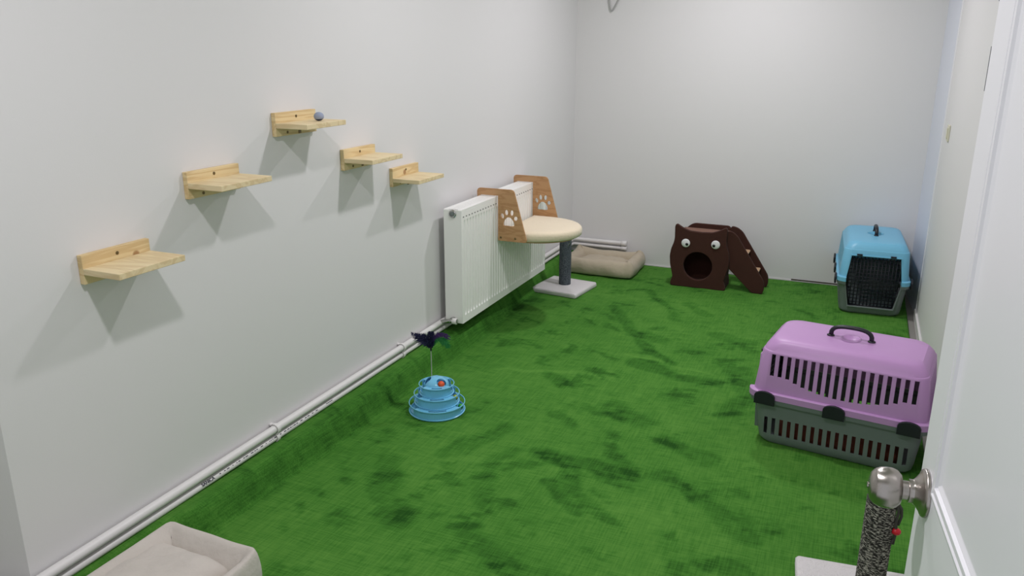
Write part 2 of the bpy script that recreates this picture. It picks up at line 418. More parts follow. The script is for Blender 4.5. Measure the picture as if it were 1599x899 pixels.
for i in range(len(P)):
    x, y = P[i, 0], P[i, 1]
    a = noise.fractal((x*2.6, y*2.6, 0.0), 1.0, 2.0, 3)
    wx = noise.noise((x*3, y*3, 9.0))*0.25
    xr = 0.94*x+0.34*y; yr = -0.34*x+0.94*y; xq = 0.77*x-0.64*y; yq = 0.64*x+0.77*y
    mixw = min(1, max(0, 0.5+1.6*noise.noise((x*1.3, y*1.3, 31.0))))
    q = mixw*noise.fractal((xr*5.5+wx*2, yr*9+wx*2, 7.7), 0.7, 2.1, 6) + (1-mixw)*noise.fractal((xq*5.5+wx*2, yq*9+wx*2, 17.7), 0.7, 2.1, 6)
    q2 = noise.fractal((xr*15+wx*4, yr*22, 3.3), 0.8, 2.1, 3)
    nap_shade[i] += 0.14*a
    blotch = max(0.0, -q - 0.20); nap_shade[i] -= min(0.36, blotch*0.95)
    nap_shade[i] += 0.10*q2
jx = np.array([noise.noise((p[0]*9, p[1]*9, 2.0)) for p in P]); jy = np.array([noise.noise((p[0]*9, p[1]*9, 8.0)) for p in P])
rag = np.array([noise.noise((p[0]*30, p[1]*30, 5.0)) for p in P])
for pts, hw, st in strokes:
    d = np.full(len(P), 9.0)
    for a, c in zip(pts, pts[1:]): d = np.minimum(d, seg_d(P[:, 0]+0.035*jx, P[:, 1]+0.035*jy, a, c))
    k = np.clip((hw*1.25 - d)/(hw*0.7), 0, 1); nap_shade += st*k*k*(3-2*k)*(1.05+0.6*rag)
ex = P[:, 0] + 0.020*jx; edge = np.clip((-1.785 - ex)/0.04, 0, 1) * np.clip((ex+1.905)/0.04, 0, 1); nap_shade -= 0.24*edge*(1+0.6*rag)   # shade of the fold painted in, along with pile laid over by the bend
at = carpet.data.attributes.new('nap_shade', 'FLOAT', 'POINT'); at.data.foreach_set('value', np.clip(nap_shade, 0, 1.1).astype(np.float32))
sm = carpet.modifiers.new('thick', 'SOLIDIFY'); sm.thickness = 0.006; sm.offset = 1

# ------------------------------------------------------------------ ceiling lamps
for (lx, ly), pw in zip(LAMPS, LAMP_POWER):
    t = thing('ceiling_light', {0: 'round ceiling downlight nearest the doorway', 1: 'round ceiling downlight in the middle of the ceiling', 2: 'round ceiling downlight nearest the back wall'}[LAMPS.index((lx, ly))], 'ceiling light', (lx, ly, H), 0, 'round downlights on the ceiling')
    bm = bmesh.new(); lathe(bm, [(0.045, -0.001), (0.085, -0.001), (0.085, -0.03), (0.078, -0.036), (0.070, -0.036), (0.068, -0.012), (0.045, -0.012)], cap=False, closed_prof=True); obj('frame', bm, 'pipe', t, smooth=True)
    bm = bmesh.new(); lathe(bm, [(0.0, -0.018), (0.066, -0.018), (0.066, -0.0125), (0.0, -0.0125)], cap=False); obj('diffuser', bm, 'lamp', t)
    ld = bpy.data.lights.new('lamp_light', 'AREA'); ld.shape = 'DISK'; ld.size = 0.13; ld.energy = pw; ld.color = (1.0, 0.96, 1.02); ld.spread = PI
    lo = bpy.data.objects.new('lamp_light', ld); C.objects.link(lo); lo.parent = t; lo.location = (0, 0, -0.045)

# ------------------------------------------------------------------ door
HX, HY, DA = 0.125, 1.0, 0.102
dang = -DA   # local: +Y' along the leaf away from camera, local -X is the visible face
door = bpy.data.objects.new('door_1', None); C.objects.link(door); door['kind'] = 'structure'
door.location = (HX, HY, 0.0); door.rotation_euler = (0, 0, DA)
DE, DW = 0.058, 0.86
bm = bmesh.new(); bx(bm, 0, 0.04, DE-DW, DE, 0.02, 2.06); obj('door_leaf', bm, 'door', door, bevel=0.002)
def rect_frame(bm, prof, y0, y1, z0, z1):
    """moulding swept round a rectangle on the visible (-X) face; prof = (inset, height)"""
    rings = []
    for ins, hgt in prof:
        ins *= 0.72; rings.append([(-hgt*0.45, y0+ins, z0+ins), (-hgt*0.45, y1-ins, z0+ins), (-hgt*0.45, y1-ins, z1-ins), (-hgt*0.45, y0+ins, z1-ins)])
    loft(bm, rings, False, False)
mprof = [(0, 0), (0.002, 0.007), (0.009, 0.009), (0.012, 0.004), (0.018, 0.004), (0.021, 0.011), (0.030, 0.011), (0.033, 0.003), (0.038, 0.006), (0.044, 0.001), (0.046, 0)]
bm = bmesh.new(); rect_frame(bm, mprof, DE-DW+0.06, -0.020, 1.038, 1.93)
o = obj('door_panel', bm, 'door', door)
bm = bmesh.new(); rect_frame(bm, mprof, DE-DW+0.06, -0.020, 0.20, 0.88); obj('door_panel', bm, 'door', door)
bm = bmesh.new(); bx(bm, 0.0, 0.0025, DE+0.0002, DE+0.0016, 1.505, 1.553); bx(bm, 0.0, 0.0025, DE+0.0002, DE+0.0016, 1.60, 1.66); obj('door_edge_strip', bm, 'slit', door)  # two thin grey strips standing just proud of the leaf's free edge
# knob
hd = bpy.data.objects.new('door_handle', None); link(hd, door); hd.location = (0, 0.013, 1.023)
def lathex(prof, seg=48):
    bm = bmesh.new(); rings = [[(-h, r*math.cos(2*PI*k/seg), r*math.sin(2*PI*k/seg)) for k in range(seg)] for r, h in prof]
    loft(bm, rings, True, True); return bm
obj('rose', lathex([(0.0300, 0.0005), (0.0300, 0.003), (0.0288, 0.0050), (0.0245, 0.0068), (0.0180, 0.0115), (0.0148, 0.0150), (0.0145, 0.0155), (0.0145, 0.0205), (0.0118, 0.0210), (0.0118, 0.0290)]), 'nickel', hd, smooth=True)
obj('knob', lathex([(0.0105, 0.0265), (0.0115, 0.0280), (0.0185, 0.0295), (0.0232, 0.0340), (0.0254, 0.0400), (0.0257, 0.0470), (0.0247, 0.0530), (0.0222, 0.0585), (0.0217, 0.0593), (0.0172, 0.0632), (0.0165, 0.0638), (0.0095, 0.0660), (0.0040, 0.0668), (0.0038, 0.0680), (0.0005, 0.0681)]), 'nickel', hd, smooth=True)
for nm in hd.children:
    md = nm.modifiers.new('es', 'EDGE_SPLIT'); md.split_angle = 0.7

# ------------------------------------------------------------------ light switch
t = thing('light_switch', 'small cream light switch on the right wall near the far corner', 'light switch', (XR, 4.87, 1.124))
bm = bmesh.new(); bx(bm, -0.009, 0.0, -0.042, 0.042, -0.042, 0.042); obj('plate', bm, 'switch', t, bevel=0.003)
bm = bmesh.new(); bx(bm, -0.014, -0.0088, -0.026, 0.026, -0.028, 0.028); obj('rocker', bm, 'switch', t, bevel=0.002)

# cable loop hanging on the back wall, top edge of the view
bm = bmesh.new()
pts = [(-1.725+0.0*k, 5.686, 2.499-0.01) for k in range(1)]
pts = [(-1.70, 5.688, 2.498), (-1.715, 5.688, 2.2), (-1.722, 5.688, 2.0), (-1.718, 5.688, 1.87), (-1.708, 5.688, 1.812), (-1.699, 5.688, 1.797), (-1.688, 5.688, 1.805), (-1.668, 5.688, 1.84), (-1.642, 5.688, 1.89), (-1.63, 5.688, 2.0), (-1.64, 5.688, 2.2), (-1.67, 5.688, 2.498)]
tube(bm, pts, 0.0055, 10); tag(obj('hanging_cable', bm, 'wire', smooth=True), 'pale grey cable loop hanging down the back wall near the left corner', 'cable')

# ------------------------------------------------------------------ pine wall shelves
SH = [  # y0, y1, bottom z of board, backboard bottom, top, label
 (1.500, 1.736, 0.943, 0.915, 0.998, 'lowest and nearest pine wall shelf, with a brown knot in its backboard', (0.0, 0.065, 0.045)),
 (1.912, 2.148, 1.120, 1.086, 1.172, 'second pine wall shelf from the left, empty, between the knotted one and the highest', None),
 (2.354, 2.592, 1.270, 1.240, 1.324, 'highest pine wall shelf, with a small grey-blue ball on it', None),
 (2.760, 2.996, 1.096, 1.064, 1.149, 'fourth pine wall shelf from the left, just below and beyond the one with the ball', None),
 (3.130, 3.366, 0.961, 0.940, 1.024, 'farthest pine wall shelf, the one next to the radiator', (0.0, -0.012, 0.055)),
]
for y0, y1, zb, z0, z1, lab, knot in SH:
    yc = (y0+y1)/2; hw = (y1-y0)/2
    wm = pine('pine', knot and (0.018, knot[1], knot[2]), (6, 1.0, 14)); wm2 = pine('pine', None, (1.4, 9, 9), wood=((228, 210, 168), (212, 188, 142)))
    t = thing('wall_shelf', lab, 'wall shelf', (XL, yc, z0), 0, 'pine cat shelves stepped on the left wall')
    bm = bmesh.new(); bx(bm, 0.0005, 0.018, -hw, hw, 0, z1-z0); obj('backboard', bm, wm, t, bevel=0.0012)
    bm = bmesh.new(); bx(bm, 0.0182, 0.155, -hw, hw, zb-z0, zb-z0+0.018); obj('board', bm, wm2, t, bevel=0.0015)
    for dy, dz in ((0.0, z1-z0-0.018), (-0.055, 0.012)):
        bm = bmesh.new(); lathe(bm, [(0.0, 0.018), (0.0052, 0.018), (0.0052, 0.0192), (0.002, 0.0200), (0.0, 0.0200)], (0, dy, dz), 12, 'X', cap=False)
        obj('screw', bm, 'screw', t)
    bm = bmesh.new(); ub = zb-z0
    bx(bm, 0.0183, 0.0200, 0.008, 0.022, ub-0.028, ub-0.0003); bx(bm, 0.0200, 0.045, 0.008, 0.022, ub-0.0022, ub-0.0003)
    obj('angle_bracket', bm, 'screw', t)
bm = bmesh.new(); bz = 1.288
sphere(bm, (0, 0, 0.0160), 0.0185, 1, 1.05, 0.87, 24, 16)
for f_ in bm.faces:
    if f_.calc_center_median().z < 0.0075: f_.material_index = 1
o = obj('toy_ball', bm, 'ball_blue', smooth=True, mats=['ball_dark']); o.location = (-1.86, 2.507, bz+0.0005)
tag(o, 'small grey-blue felt toy ball resting on the highest pine shelf', 'toy ball')

# ------------------------------------------------------------------ heating pipes along the left and back walls
def zu(y): return 0.147 + 0.014*min(1, (y-0.9)/3)
def zl(y): return 0.111 + 0.013*min(1, (y-0.9)/3)
for nm, zf, r, x_, lab in (('heating_pipe', zu, 0.0155, -1.932, 'upper of two white heating pipes low on the left wall, going on round the corner'),
                      ('heating_pipe', zl, 0.0125, -1.934, 'lower, thinner of two white heating pipes just above the carpet, with printed lettering')):
    t = thing(nm, lab, 'pipe', (0, 0, 0))
    bm = bmesh.new()
    yy = list(np.linspace(0.95, 5.64, 30)); tube(bm, [(x_, y, zf(y)) for y in yy] + [(x_+0.006, 5.662, zf(5.6)), (x_+0.02, 5.670, zf(5.6)), (-1.7, 5.671, zf(5.6)-0.001 if nm else 0), (-1.535, 5.671, zf(5.6)-0.001)], r, 16)
    obj('pipe_run', bm, 'pipe', t, smooth=True)
    bm = bmesh.new(); lathe(bm, [(r, -0.02), (r*1.28, -0.018), (r*1.28, 0.02), (r*0.9, 0.022), (0.0005, 0.022)], (-1.535, 5.671, zf(5.6)-0.001), 20, 'X'); obj('end_cap', bm, 'pipe', t, smooth=True)
    for cy in (2.207, 3.145, 4.95):
        bm = bmesh.new()
        ring = [(x_ + (r+0.002)*math.cos(a), cy, zf(cy) + (r+0.002)*math.sin(a)) for a in np.linspace(-1.9, 2.2, 14)]
        for p_, q_ in zip(ring, ring[1:]): pass
        rgs = [[(p[0], cy-0.008, p[2]), (p[0], cy+0.008, p[2]), (p[0]+0.003*math.cos(a), cy+0.008, p[2]+0.003*math.sin(a)), (p[0]+0.003*math.cos(a), cy-0.008, p[2]+0.003*math.sin(a))] for p, a in zip(ring, np.linspace(-1.9, 2.2, 14))]
        loft(bm, rgs); bx(bm, XL+0.0003, x_-r*0.4, cy-0.008, cy+0.008, zf(cy)+r*0.75, zf(cy)+r*0.75+0.006)
        obj('pipe_clip', bm, 'pipe', t)
    if r == 0.0155:
        bm = bmesh.new()
        lathe(bm, [(r+0.001, -0.015), (r+0.004, -0.013), (r+0.004, 0.013), (r+0.001, 0.015)], (x_, 5.02, zf(5.02)), 20, 'Y'); obj('coupling', bm, 'pipe', t, smooth=True)
    else:
        ang = math.radians(36)   # print sits on the upper front of the pipe
        def on_pipe(me, y, size):
            s, c_ = math.sin(ang), math.cos(ang)
            base = Vector((x_ + (r+0.0004)*c_, y, zf(y) + (r+0.0004)*s))
            mt = Matrix(((0, -s, c_, base.x), (1, 0, 0, base.y), (0, c_, s, base.z), (0, 0, 0, 1)))
            me.transform(mt)
        def text_on(body, y, size, sx=1.0):
            cu = bpy.data.curves.new('t', 'FONT'); cu.body = body; cu.size = size; cu.align_y = 'CENTER'; cu.extrude = 0.0002; cu.offset = 0.0005
            to = bpy.data.objects.new('t', cu); C.objects.link(to); me = evaluated(to); bpy.data.objects.remove(to)
            me.transform(Matrix.Diagonal((sx, 1, 1, 1))); on_pipe(me, y, size); me.materials.clear(); me.materials.append(MAT['ink'])
            o = bpy.data.objects.new('printed_text', me); link(o, t); return o
        text_on('SANICA', 1.811, 0.015, 1.12)['label'] = 'dark printed maker lettering'
        rnd = random.Random(3); bm = bmesh.new(); y = 1.895
        s, c_ = math.sin(ang), math.cos(ang)
        while y < 2.47:
            L = rnd.choice((0.004, 0.007, 0.010, 0.013))
            b0 = Vector((x_ + (r+0.0003)*c_, 0, zf(y) + (r+0.0003)*s)); tdir = Vector((-s, 0, c_))*0.0016
            v = [bm.verts.new(p) for p in ((b0.x-tdir.x, y, b0.z-tdir.z), (b0.x-tdir.x, y+L, b0.z-tdir.z), (b0.x+tdir.x, y+L, b0.z+tdir.z), (b0.x+tdir.x, y, b0.z+tdir.z))]
            bm.faces.new(v); y += L + rnd.choice((0.004, 0.006, 0.016))
        o = obj('printed_text', bm, 'ink', t); o['label'] = 'fine dark specification print'; bm = bmesh.new()
        bx(bm, b0.x-0.0003, b0.x+0.0002, 2.517, 2.520, b0.z-0.004, b0.z+0.004)
        bx(bm, b0.x-0.0003, b0.x+0.0002, 2.522, 2.560, b0.z-0.0016, b0.z+0.0022)
        o = obj('printed_text', bm, 'ink', t); o['label'] = 'short dark bracketed print'

# ------------------------------------------------------------------ radiator
RX0, RX1, RY0, RY1, RZ0, RZ1 = -1.915, -1.812, 3.565, 4.76, 0.160, 0.765
rad = thing('radiator', 'white ribbed panel radiator on the left wall, carrying the cat hammock', 'radiator', (RX0, (RY0+RY1)/2, RZ0))
ox, oy, oz = RX0, (RY0+RY1)/2, RZ0
D = RX1-RX0; HL = (RY1-RY0)/2; HZ = RZ1-RZ0
def ribbed(xf, sgn):
    """ribbed sheet; grooves between flat-topped ribs"""
    bm = bmesh.new(); pitch = 0.0333; nr = int((2*HL-0.02)/pitch)
    zz = [0.0, 0.02, 0.040, 0.048, 0.056, 0.07, 0.3, HZ-0.085, HZ-0.071, HZ-0.063, HZ-0.055, HZ-0.03, HZ-0.012]
    env = [0, 0, 0, 0.5, 1, 1, 1, 1, 1, 0.5, 0, 0, 0]
    ysl = []
    y = -HL+0.006; ysl.append((y, 0))
    y += 0.008
    for k in range(nr):
        for fr, dpt in ((0, 0), (0.42, 0), (0.56, 1), (0.86, 1)):
            ysl.append((y + fr*pitch, dpt))
        y += pitch
    ysl.append((HL-0.006, 0))
    g = [[bm.verts.new((xf - sgn*0.011*dp*e_, yy, z_)) for yy, dp in ysl] for z_, e_ in zip(zz, env)]
    for a, c in zip(g, g[1:]):
        for i in range(len(a)-1): bm.faces.new((a[i], a[i+1], c[i+1], c[i]))
    return bm
o = obj('front_panel', ribbed(D-0.001, 1), 'radiator', rad); o.modifiers.new('s', 'SOLIDIFY').thickness = 0.002
o = obj('back_panel', ribbed(0.012, -1), 'radiator', rad); o.modifiers.new('s', 'SOLIDIFY').thickness = 0.002
for s in (-1, 1):
    bm = bmesh.new(); y = s*HL; bx(bm, 0.0, D, min(y, y-s*0.006), max(y, y-s*0.006), 0.0 if s < 0 else 0.0, HZ-0.002)
    obj('side_cover', bm, 'radiator', rad, bevel=0.002)
bm = bmesh.new()   # top grille: two rails and slats
bx(bm, 0.0, 0.022, -HL+0.006, HL-0.006, HZ-0.012, HZ); bx(bm, D-0.024, D-0.0015, -HL+0.006, HL-0.006, HZ-0.012, HZ)
k = -HL+0.02
while k < HL-0.02:
    bx(bm, 0.022, D-0.024, k, k+0.010, HZ-0.006, HZ-0.001); k += 0.013
obj('top_grille', bm, 'radiator', rad, bevel=0.001)
bm = bmesh.new(); bx(bm, 0.028, D-0.028, -HL+0.02, HL-0.02, 0.02, HZ-0.03); obj('convector', bm, 'radiator_in', rad)
y = -HL+0.014
while y < HL-0.03:
    bm = bmesh.new(); bx(bm, D-0.0022, D-0.0004, y+0.004, y+0.017, HZ-0.042, HZ-0.036); obj('vent_slot', bm, 'radiator_in', rad)
    y += 0.0333
bm = bmesh.new()
lathe(bm, [(0.017, -0.002), (0.017, 0.003), (0.0145, 0.005), (0.010, 0.005), (0.010, 0.004), (0.0005, 0.004)], (0.053, -HL-0.003, HZ-0.020), 24, 'Y')
for v in bm.verts: v.co.y = 2*(-HL-0.001) - v.co.y if False else v.co.y
bm2 = bmesh.new(); lathe(bm2, [(0.0210, 0.0), (0.0210, -0.004), (0.0175, -0.006), (0.0145, -0.006), (0.014, -0.003), (0.0005, -0.004)], (0.053, -HL, HZ-0.022), 24, 'Y'); bm.free()
pg = obj('vent_plug', bm2, 'chrome', rad)
bm = bmesh.new(); lathe(bm, [(0.0125, 0), (0.0125, -0.0055), (0.009, -0.007), (0.0005, -0.007)], (0.053, -HL-0.001, HZ-0.022), 6, 'Y'); obj('plug_core', bm, 'grey_plastic', pg)
# valve at the lower near corner
vv = bpy.data.objects.new('valve', None); link(vv, rad); vv.location = (0.050, -HL, 0.020)
bm = bmesh.new(); lathe(bm, [(0.012, 0), (0.012, -0.012), (0.015, -0.013), (0.015, -0.024), (0.010, -0.026), (0.010, -0.04), (0.0005, -0.041)], (0, 0, 0), 18, 'Y'); tube(bm, [(0, -0.030, 0), (-0.02, -0.030, -0.004), (-0.052, -0.030, -0.012), (-0.062, -0.030, -0.016)], 0.011, 14); obj('valve_body', bm, 'chrome', vv, smooth=True)
bm = bmesh.new(); lathe(bm, [(0.013, 0.006), (0.0165, 0.008), (0.0165, 0.030), (0.013, 0.033), (0.0125, 0.031), (0.0005, 0.030)], (0, -0.030, 0), 20, 'X'); obj('valve_cap', bm, 'pipe', vv, smooth=True)
bm = bmesh.new(); lathe(bm, [(0.0115, 0.0), (0.0115, 0.0345), (0.0005, 0.0345)], (0, -0.030, 0), 6, 'X'); obj('valve_spindle', bm, 'chrome', vv)

# ------------------------------------------------------------------ cat hammock hooked over the radiator
ham = thing('radiator_hammock', 'cream cat hammock with paw cut plywood sides hooked over the radiator', 'cat hammock', (RX1+0.006, 4.262, 0.515))
hx, hz = RX1+0.006, 0.515
outl = [(0.0, 0.005), (0.0, RZ1+0.004-hz), (-0.106, RZ1+0.004-hz), (-0.110, 0.225), (-0.126, 0.225), (-0.128, 0.292), (0.094, 0.292), (0.176, 0.002), (0.004, 0.002)]
outl = smooth_poly(outl, [0.004, 0, 0, 0.003, 0.006, 0.024, 0.02, 0.02, 0.004])
pcx, pcz = 0.066, 0.108
pad = smooth_poly([(pcx-0.036, pcz-0.020), (pcx-0.032, pcz+0.006), (pcx-0.012, pcz+0.030), (pcx+0.010, pcz+0.030), (pcx+0.030, pcz+0.006), (pcx+0.034, pcz-0.018), (pcx+0.012, pcz-0.020), (pcx-0.012, pcz-0.018)], 0.012, 4)
toes = [ell(pcx-0.040, pcz+0.036, 0.0095, 0.0145, 0.25), ell(pcx-0.015, pcz+0.056, 0.0095, 0.0155, 0.05), ell(pcx+0.017, pcz+0.056, 0.0095, 0.0155, -0.12), ell(pcx+0.040, pcz+0.026, 0.0105, 0.0125, -0.4)]
for s, yv in (('near', -0.258), ('far', 0.258)):
    o = plate('side_bracket', outl, [pad] + toes, 0.009, 'ply', ham, 0.0008); o.location = (0, yv, 0)
    for px in (0.018, 0.105):
        bm = bmesh.new(); d_ = -1 if s == 'near' else 1
        lathe(bm, [(0.0005, 0.0046*d_), (0.006, 0.0046*d_), (0.006, 0.0065*d_), (0.003, 0.008*d_), (0.0005, 0.008*d_)], (px, 0, 0.022), 12, 'Y', cap=False); obj('bolt', bm, 'screw', o)
def dshape(x0, hy, xr, n=28):
    pts = [(x0, -hy), (x0, hy)]
    for k in range(n+1):
        a = PI/2 - PI*k/n; pts.append((x0 + 0.10 + (xr-x0-0.10)*math.cos(a), hy*math.sin(a)))
    return pts
bm = bmesh.new()
base = dshape(0.006, 0.250, 0.395)
def scaled(pts, ins, z):
    cx_ = 0.19
    return [((x-cx_)*(1-ins/0.2)+cx_, y*(1-ins/0.25), z) for x, y in pts]
loft(bm, [scaled(base, 0.012, 0.002), scaled(base, 0.002, 0.010), scaled(base, 0.0, 0.034), scaled(base, 0.003, 0.046), scaled(base, 0.012, 0.054), scaled(base, 0.05, 0.058)])
o = obj('cushion', bm, 'cream', ham, smooth=True)
bm = bmesh.new(); loft(bm, [scaled(base, 0.030, -0.008), scaled(base, 0.030, 0.0015)]); obj('board', bm, 'ply', ham)

# ------------------------------------------------------------------ scratching posts
def scratch_post(loc, rz, mat, lab, h, r, hs, post_off, group, bead):
    t = thing('scratching_post', lab, 'scratching post', loc, rz, group)
    bm = bmesh.new()
    rings = [rrect(hs-0.003, hs-0.003, 0.008, 0.001), rrect(hs, hs, 0.009, 0.006), rrect(hs, hs, 0.009, 0.024), rrect(hs-0.004, hs-0.004, 0.008, 0.030), rrect(hs-0.02, hs-0.02, 0.008, 0.0315)]
    loft(bm, rings)
    bmesh.ops.subdivide_edges(bm, edges=bm.edges, cuts=2)
    for v in bm.verts: v.co += Vector((noise.noise(v.co*40), noise.noise(v.co*40+Vector((5, 0, 0))), noise.noise(v.co*30+Vector((9, 0, 0)))*0.5))*0.0035*(1 if v.co.z > 0.005 else 0)
    obj('base', bm, 'plush_white', t, smooth=True)
    # rope wound in one long helix: a ribbed cylinder
    pitch = 0.0065; turns = int(h/pitch); seg = 72; sub = 6
    bm = bmesh.new(); rows = []
    zc = 0.031
    N = turns*sub
    for j in range(N+1):
        row = []
        for k in range(seg):
            a = 2*PI*k/seg; z = zc + (j/sub)*pitch
            ph = ((z/pitch) - k/seg) % 1.0
            rr = r + 0.0016*abs(math.sin(PI*ph))**0.6 + 0.0006*math.sin(a*26 + z*900)
            row.append((post_off[0]+rr*math.cos(a), post_off[1]+rr*math.sin(a), z))
        rows.append(row)
    R = loft(bm, rows)
    o = obj('rope_post', bm, mat, t, smooth=True)
    me = o.data; at = me.attributes.new('wrap', 'FLOAT_VECTOR', 'POINT'); buf = np.zeros((len(me.vertices), 3), np.float32)
    for i, v in enumerate(me.vertices):
        a = math.atan2(v.co.y-post_off[1], v.co.x-post_off[0]); z = v.co.z
        # yarn lies along the strand, slightly twisted
        sl = z + 0.0035*a
        buf[i] = (math.cos(a)*r*110, math.sin(a)*r*110, sl*430)
    at.data.foreach_set('vector', buf.ravel())
    zt = zc + turns*pitch
    bm = bmesh.new(); lathe(bm, [(r+0.001, zt-0.001), (r+0.002, zt+0.004), (r-0.004, zt+0.010), (0.0005, zt+0.011)], (post_off[0], post_off[1], 0), 32); obj('top_cap', bm, mat, t, smooth=True)
    # little string that hangs from the top
    sx, sy = post_off[0]+r*0.9+0.001, post_off[1]-r*0.5
    st = bpy.data.objects.new('hanging_string', None); link(st, t)
    bm = bmesh.new(); rnd = random.Random(5)
    p = [(post_off[0]+r*0.4, sy+0.01, zt+0.013), (sx, sy, zt+0.010), (sx+0.007, sy, zt-0.02), (sx+0.004, sy-0.002, zt-0.05), (sx+0.007, sy, zt-0.085), (sx+0.004, sy, zt-0.12)]
    tube(bm, p, 0.0042, 8); p = [(sx, sy, zt+0.010), (sx+0.013, sy, zt-0.01), (sx+0.016, sy+0.003, zt-0.035), (sx+0.010, sy, zt-0.06)]; tube(bm, p, 0.0038, 8)
    p = [(sx+0.007, sy, zt-0.10), (sx-0.004, sy-0.004, zt-0.125), (sx-0.008, sy-0.006, zt-0.14)]; tube(bm, p, 0.003, 8)
    obj('string', bm, mat if bead else 'grey_plastic', st, smooth=True)
    if bead:
        bm = bmesh.new(); sphere(bm, (sx+0.008, sy, zt-0.080), 0.0115, 1.1, 1, 0.9); obj('bead', bm, 'red', st, smooth=True)
    return t
scratch_post((0.140, 2.195, 0.006), math.radians(6), 'rope', 'black and white melange rope scratching post with a red bead, behind the door knob', 0.326, 0.0375, 0.165, (0.026, 0.0), 'scratching posts on white plush bases', True)
scratch_post((-1.715, 4.868, 0.006), math.radians(-7), 'rope_blue', 'scratching post wound in dark slate rope, half hidden by the cream hammock', 0.40, 0.038, 0.165, (-0.005, 0.02), 'scratching posts on white plush bases', False)

# ------------------------------------------------------------------ cat beds
def cat_bed(loc, rz, hx, hy, mat, lab, prof, pillow, pinch, sag, seed, crisp=0, rough=1.0, pillow_dx=0.0):
    """bolster walls: section (outward offset, height) swept round the rectangle with mitred corners"""
    t = thing('cat_bed', lab, 'cat bed', loc, rz, 'rectangular fabric cat beds')
    path = []
    n = 14
    cs = [(hx, -hy), (hx, hy), (-hx, hy), (-hx, -hy)]
    for i in range(4):
        a = Vector(cs[i]); c = Vector(cs[(i+1) % 4]); d = (c-a).normalized(); nn = Vector((d.y, -d.x))
        pd = (a - Vector(cs[i-1])).normalized(); pn = Vector((pd.y, -pd.x))
        path.append((a, (nn+pn), 1.0, a))
        for k in range(1, n):
            u = k/n if crisp == 0 else [0.008, 0.03, 0.10, 0.18, 0.27, 0.37, 0.5, 0.63, 0.73, 0.82, 0.90, 0.97, 0.992][k-1]; path.append((a.lerp(c, u), nn, 0.0 if 0.12 < u < 0.88 else (1-min(u, 1-u)/0.12)*0.0, a.lerp(c, u)))
    rings = []
    for idx, (p, nn, corner, _) in enumerate(path):
        side_u = (idx % n)/n; bulge = math.sin(PI*side_u)**0.5
        rg = []
        for q, (off, z) in enumerate(prof):
            o_ = off*(1-pinch*corner) ; zz = z*(1 - pinch*0.9*corner*(0 if z < 0.02 else 0.5)) - sag*bulge*(z/0.15)**2
            o_ += 0.010*bulge*(1 if off > 0.02 else 0)
            v = Vector((p.x + nn.x*o_, p.y + nn.y*o_, zz))
            k = 0.006 if z > 0.01 else 0
            v += Vector((noise.noise(v*9+Vector((seed, 0, 0))), noise.noise(v*9+Vector((0, seed, 0))), noise.noise(v*8+Vector((0, 0, seed)))))*k*1.6*rough
            rg.append(v)
        rings.append(rg)
    bm = bmesh.new(); rings.append(rings[0]); loft(bm, rings, False, False)
    bmesh.ops.remove_doubles(bm, verts=bm.verts, dist=1e-5)
    o = obj('bolster', bm, mat, t, smooth=True)
    md = o.modifiers.new('sub', 'SUBSURF'); md.levels = md.render_levels = 1 if pillow_dx else 2
    # inner cushion
    bm = bmesh.new(); g = []; N = 34
    px, py, ph, pz = pillow
    top = {}; 
    for side in (1, -1):
        gg = []
        for i in range(N+1):
            row = []
            for j in range(N+1):
                u, v = 2*i/N-1, 2*j/N-1
                pw_ = 7 if pillow_dx else 3.5; e_ = (1-abs(u)**pw_)*(1-abs(v)**pw_)
                hgt = ph*max(0, e_)**0.5
                x, y = u*px, v*py
                wr = 0.010*noise.noise((x*9+seed, y*9, 2.0))+0.006*noise.noise((x*22+seed, y*16, 6.0)) - 0.014*max(0, 0.35-abs(noise.noise((x*5+seed, y*5, 1.0))*3))*e_
                z = pz + (hgt + wr*(1 if e_ > 0.02 else 0))*side if side > 0 else pz - min(pz-0.004, hgt*0.35)
                row.append(bm.verts.new((x + pillow_dx, y, z)))
            gg.append(row)
        for a, c in zip(gg, gg[1:]):
            for i in range(N): bm.faces.new((a[i], a[i+1], c[i+1], c[i]))
    bmesh.ops.remove_doubles(bm, verts=bm.verts, dist=1e-5)
    obj('cushion', bm, mat, t, smooth=True)
    return t
prof_soft = [(-0.040, 0.010), (-0.045, 0.050), (-0.032, 0.098), (-0.010, 0.128), (0.012, 0.138), (0.032, 0.124), (0.048, 0.085), (0.052, 0.050), (0.044, 0.018), (0.030, 0.004), (-0.02, 0.004)]
prof_soft.append(prof_soft[0])
cat_bed((-1.620, 5.440, 0.006), math.radians(1), 0.214, 0.150, 'bed_beige', 'beige rectangular cat bed in the far left corner under the pipes', prof_soft, (0.190, 0.130, 0.035, 0.052), -0.06, 0.030, 2.0, 1, 1.5)
prof_sharp = [(-0.058, 0.012), (-0.054, 0.050), (-0.030, 0.095), (0.004, 0.132), (0.020, 0.147), (0.026, 0.150), (0.031, 0.147), (0.038, 0.120), (0.042, 0.060), (0.034, 0.006), (-0.02, 0.004)]
prof_sharp.append(prof_sharp[0])
cat_bed((-1.655, 1.290, 0.006), math.radians(-2), 0.142, 0.250, 'bed_grey', 'pale greige cat bed in the near left foreground, cut by the frame', prof_sharp, (0.150, 0.245, 0.085, 0.055), 0.0, 0.010, 6.0, 1, 0.45, -0.032)

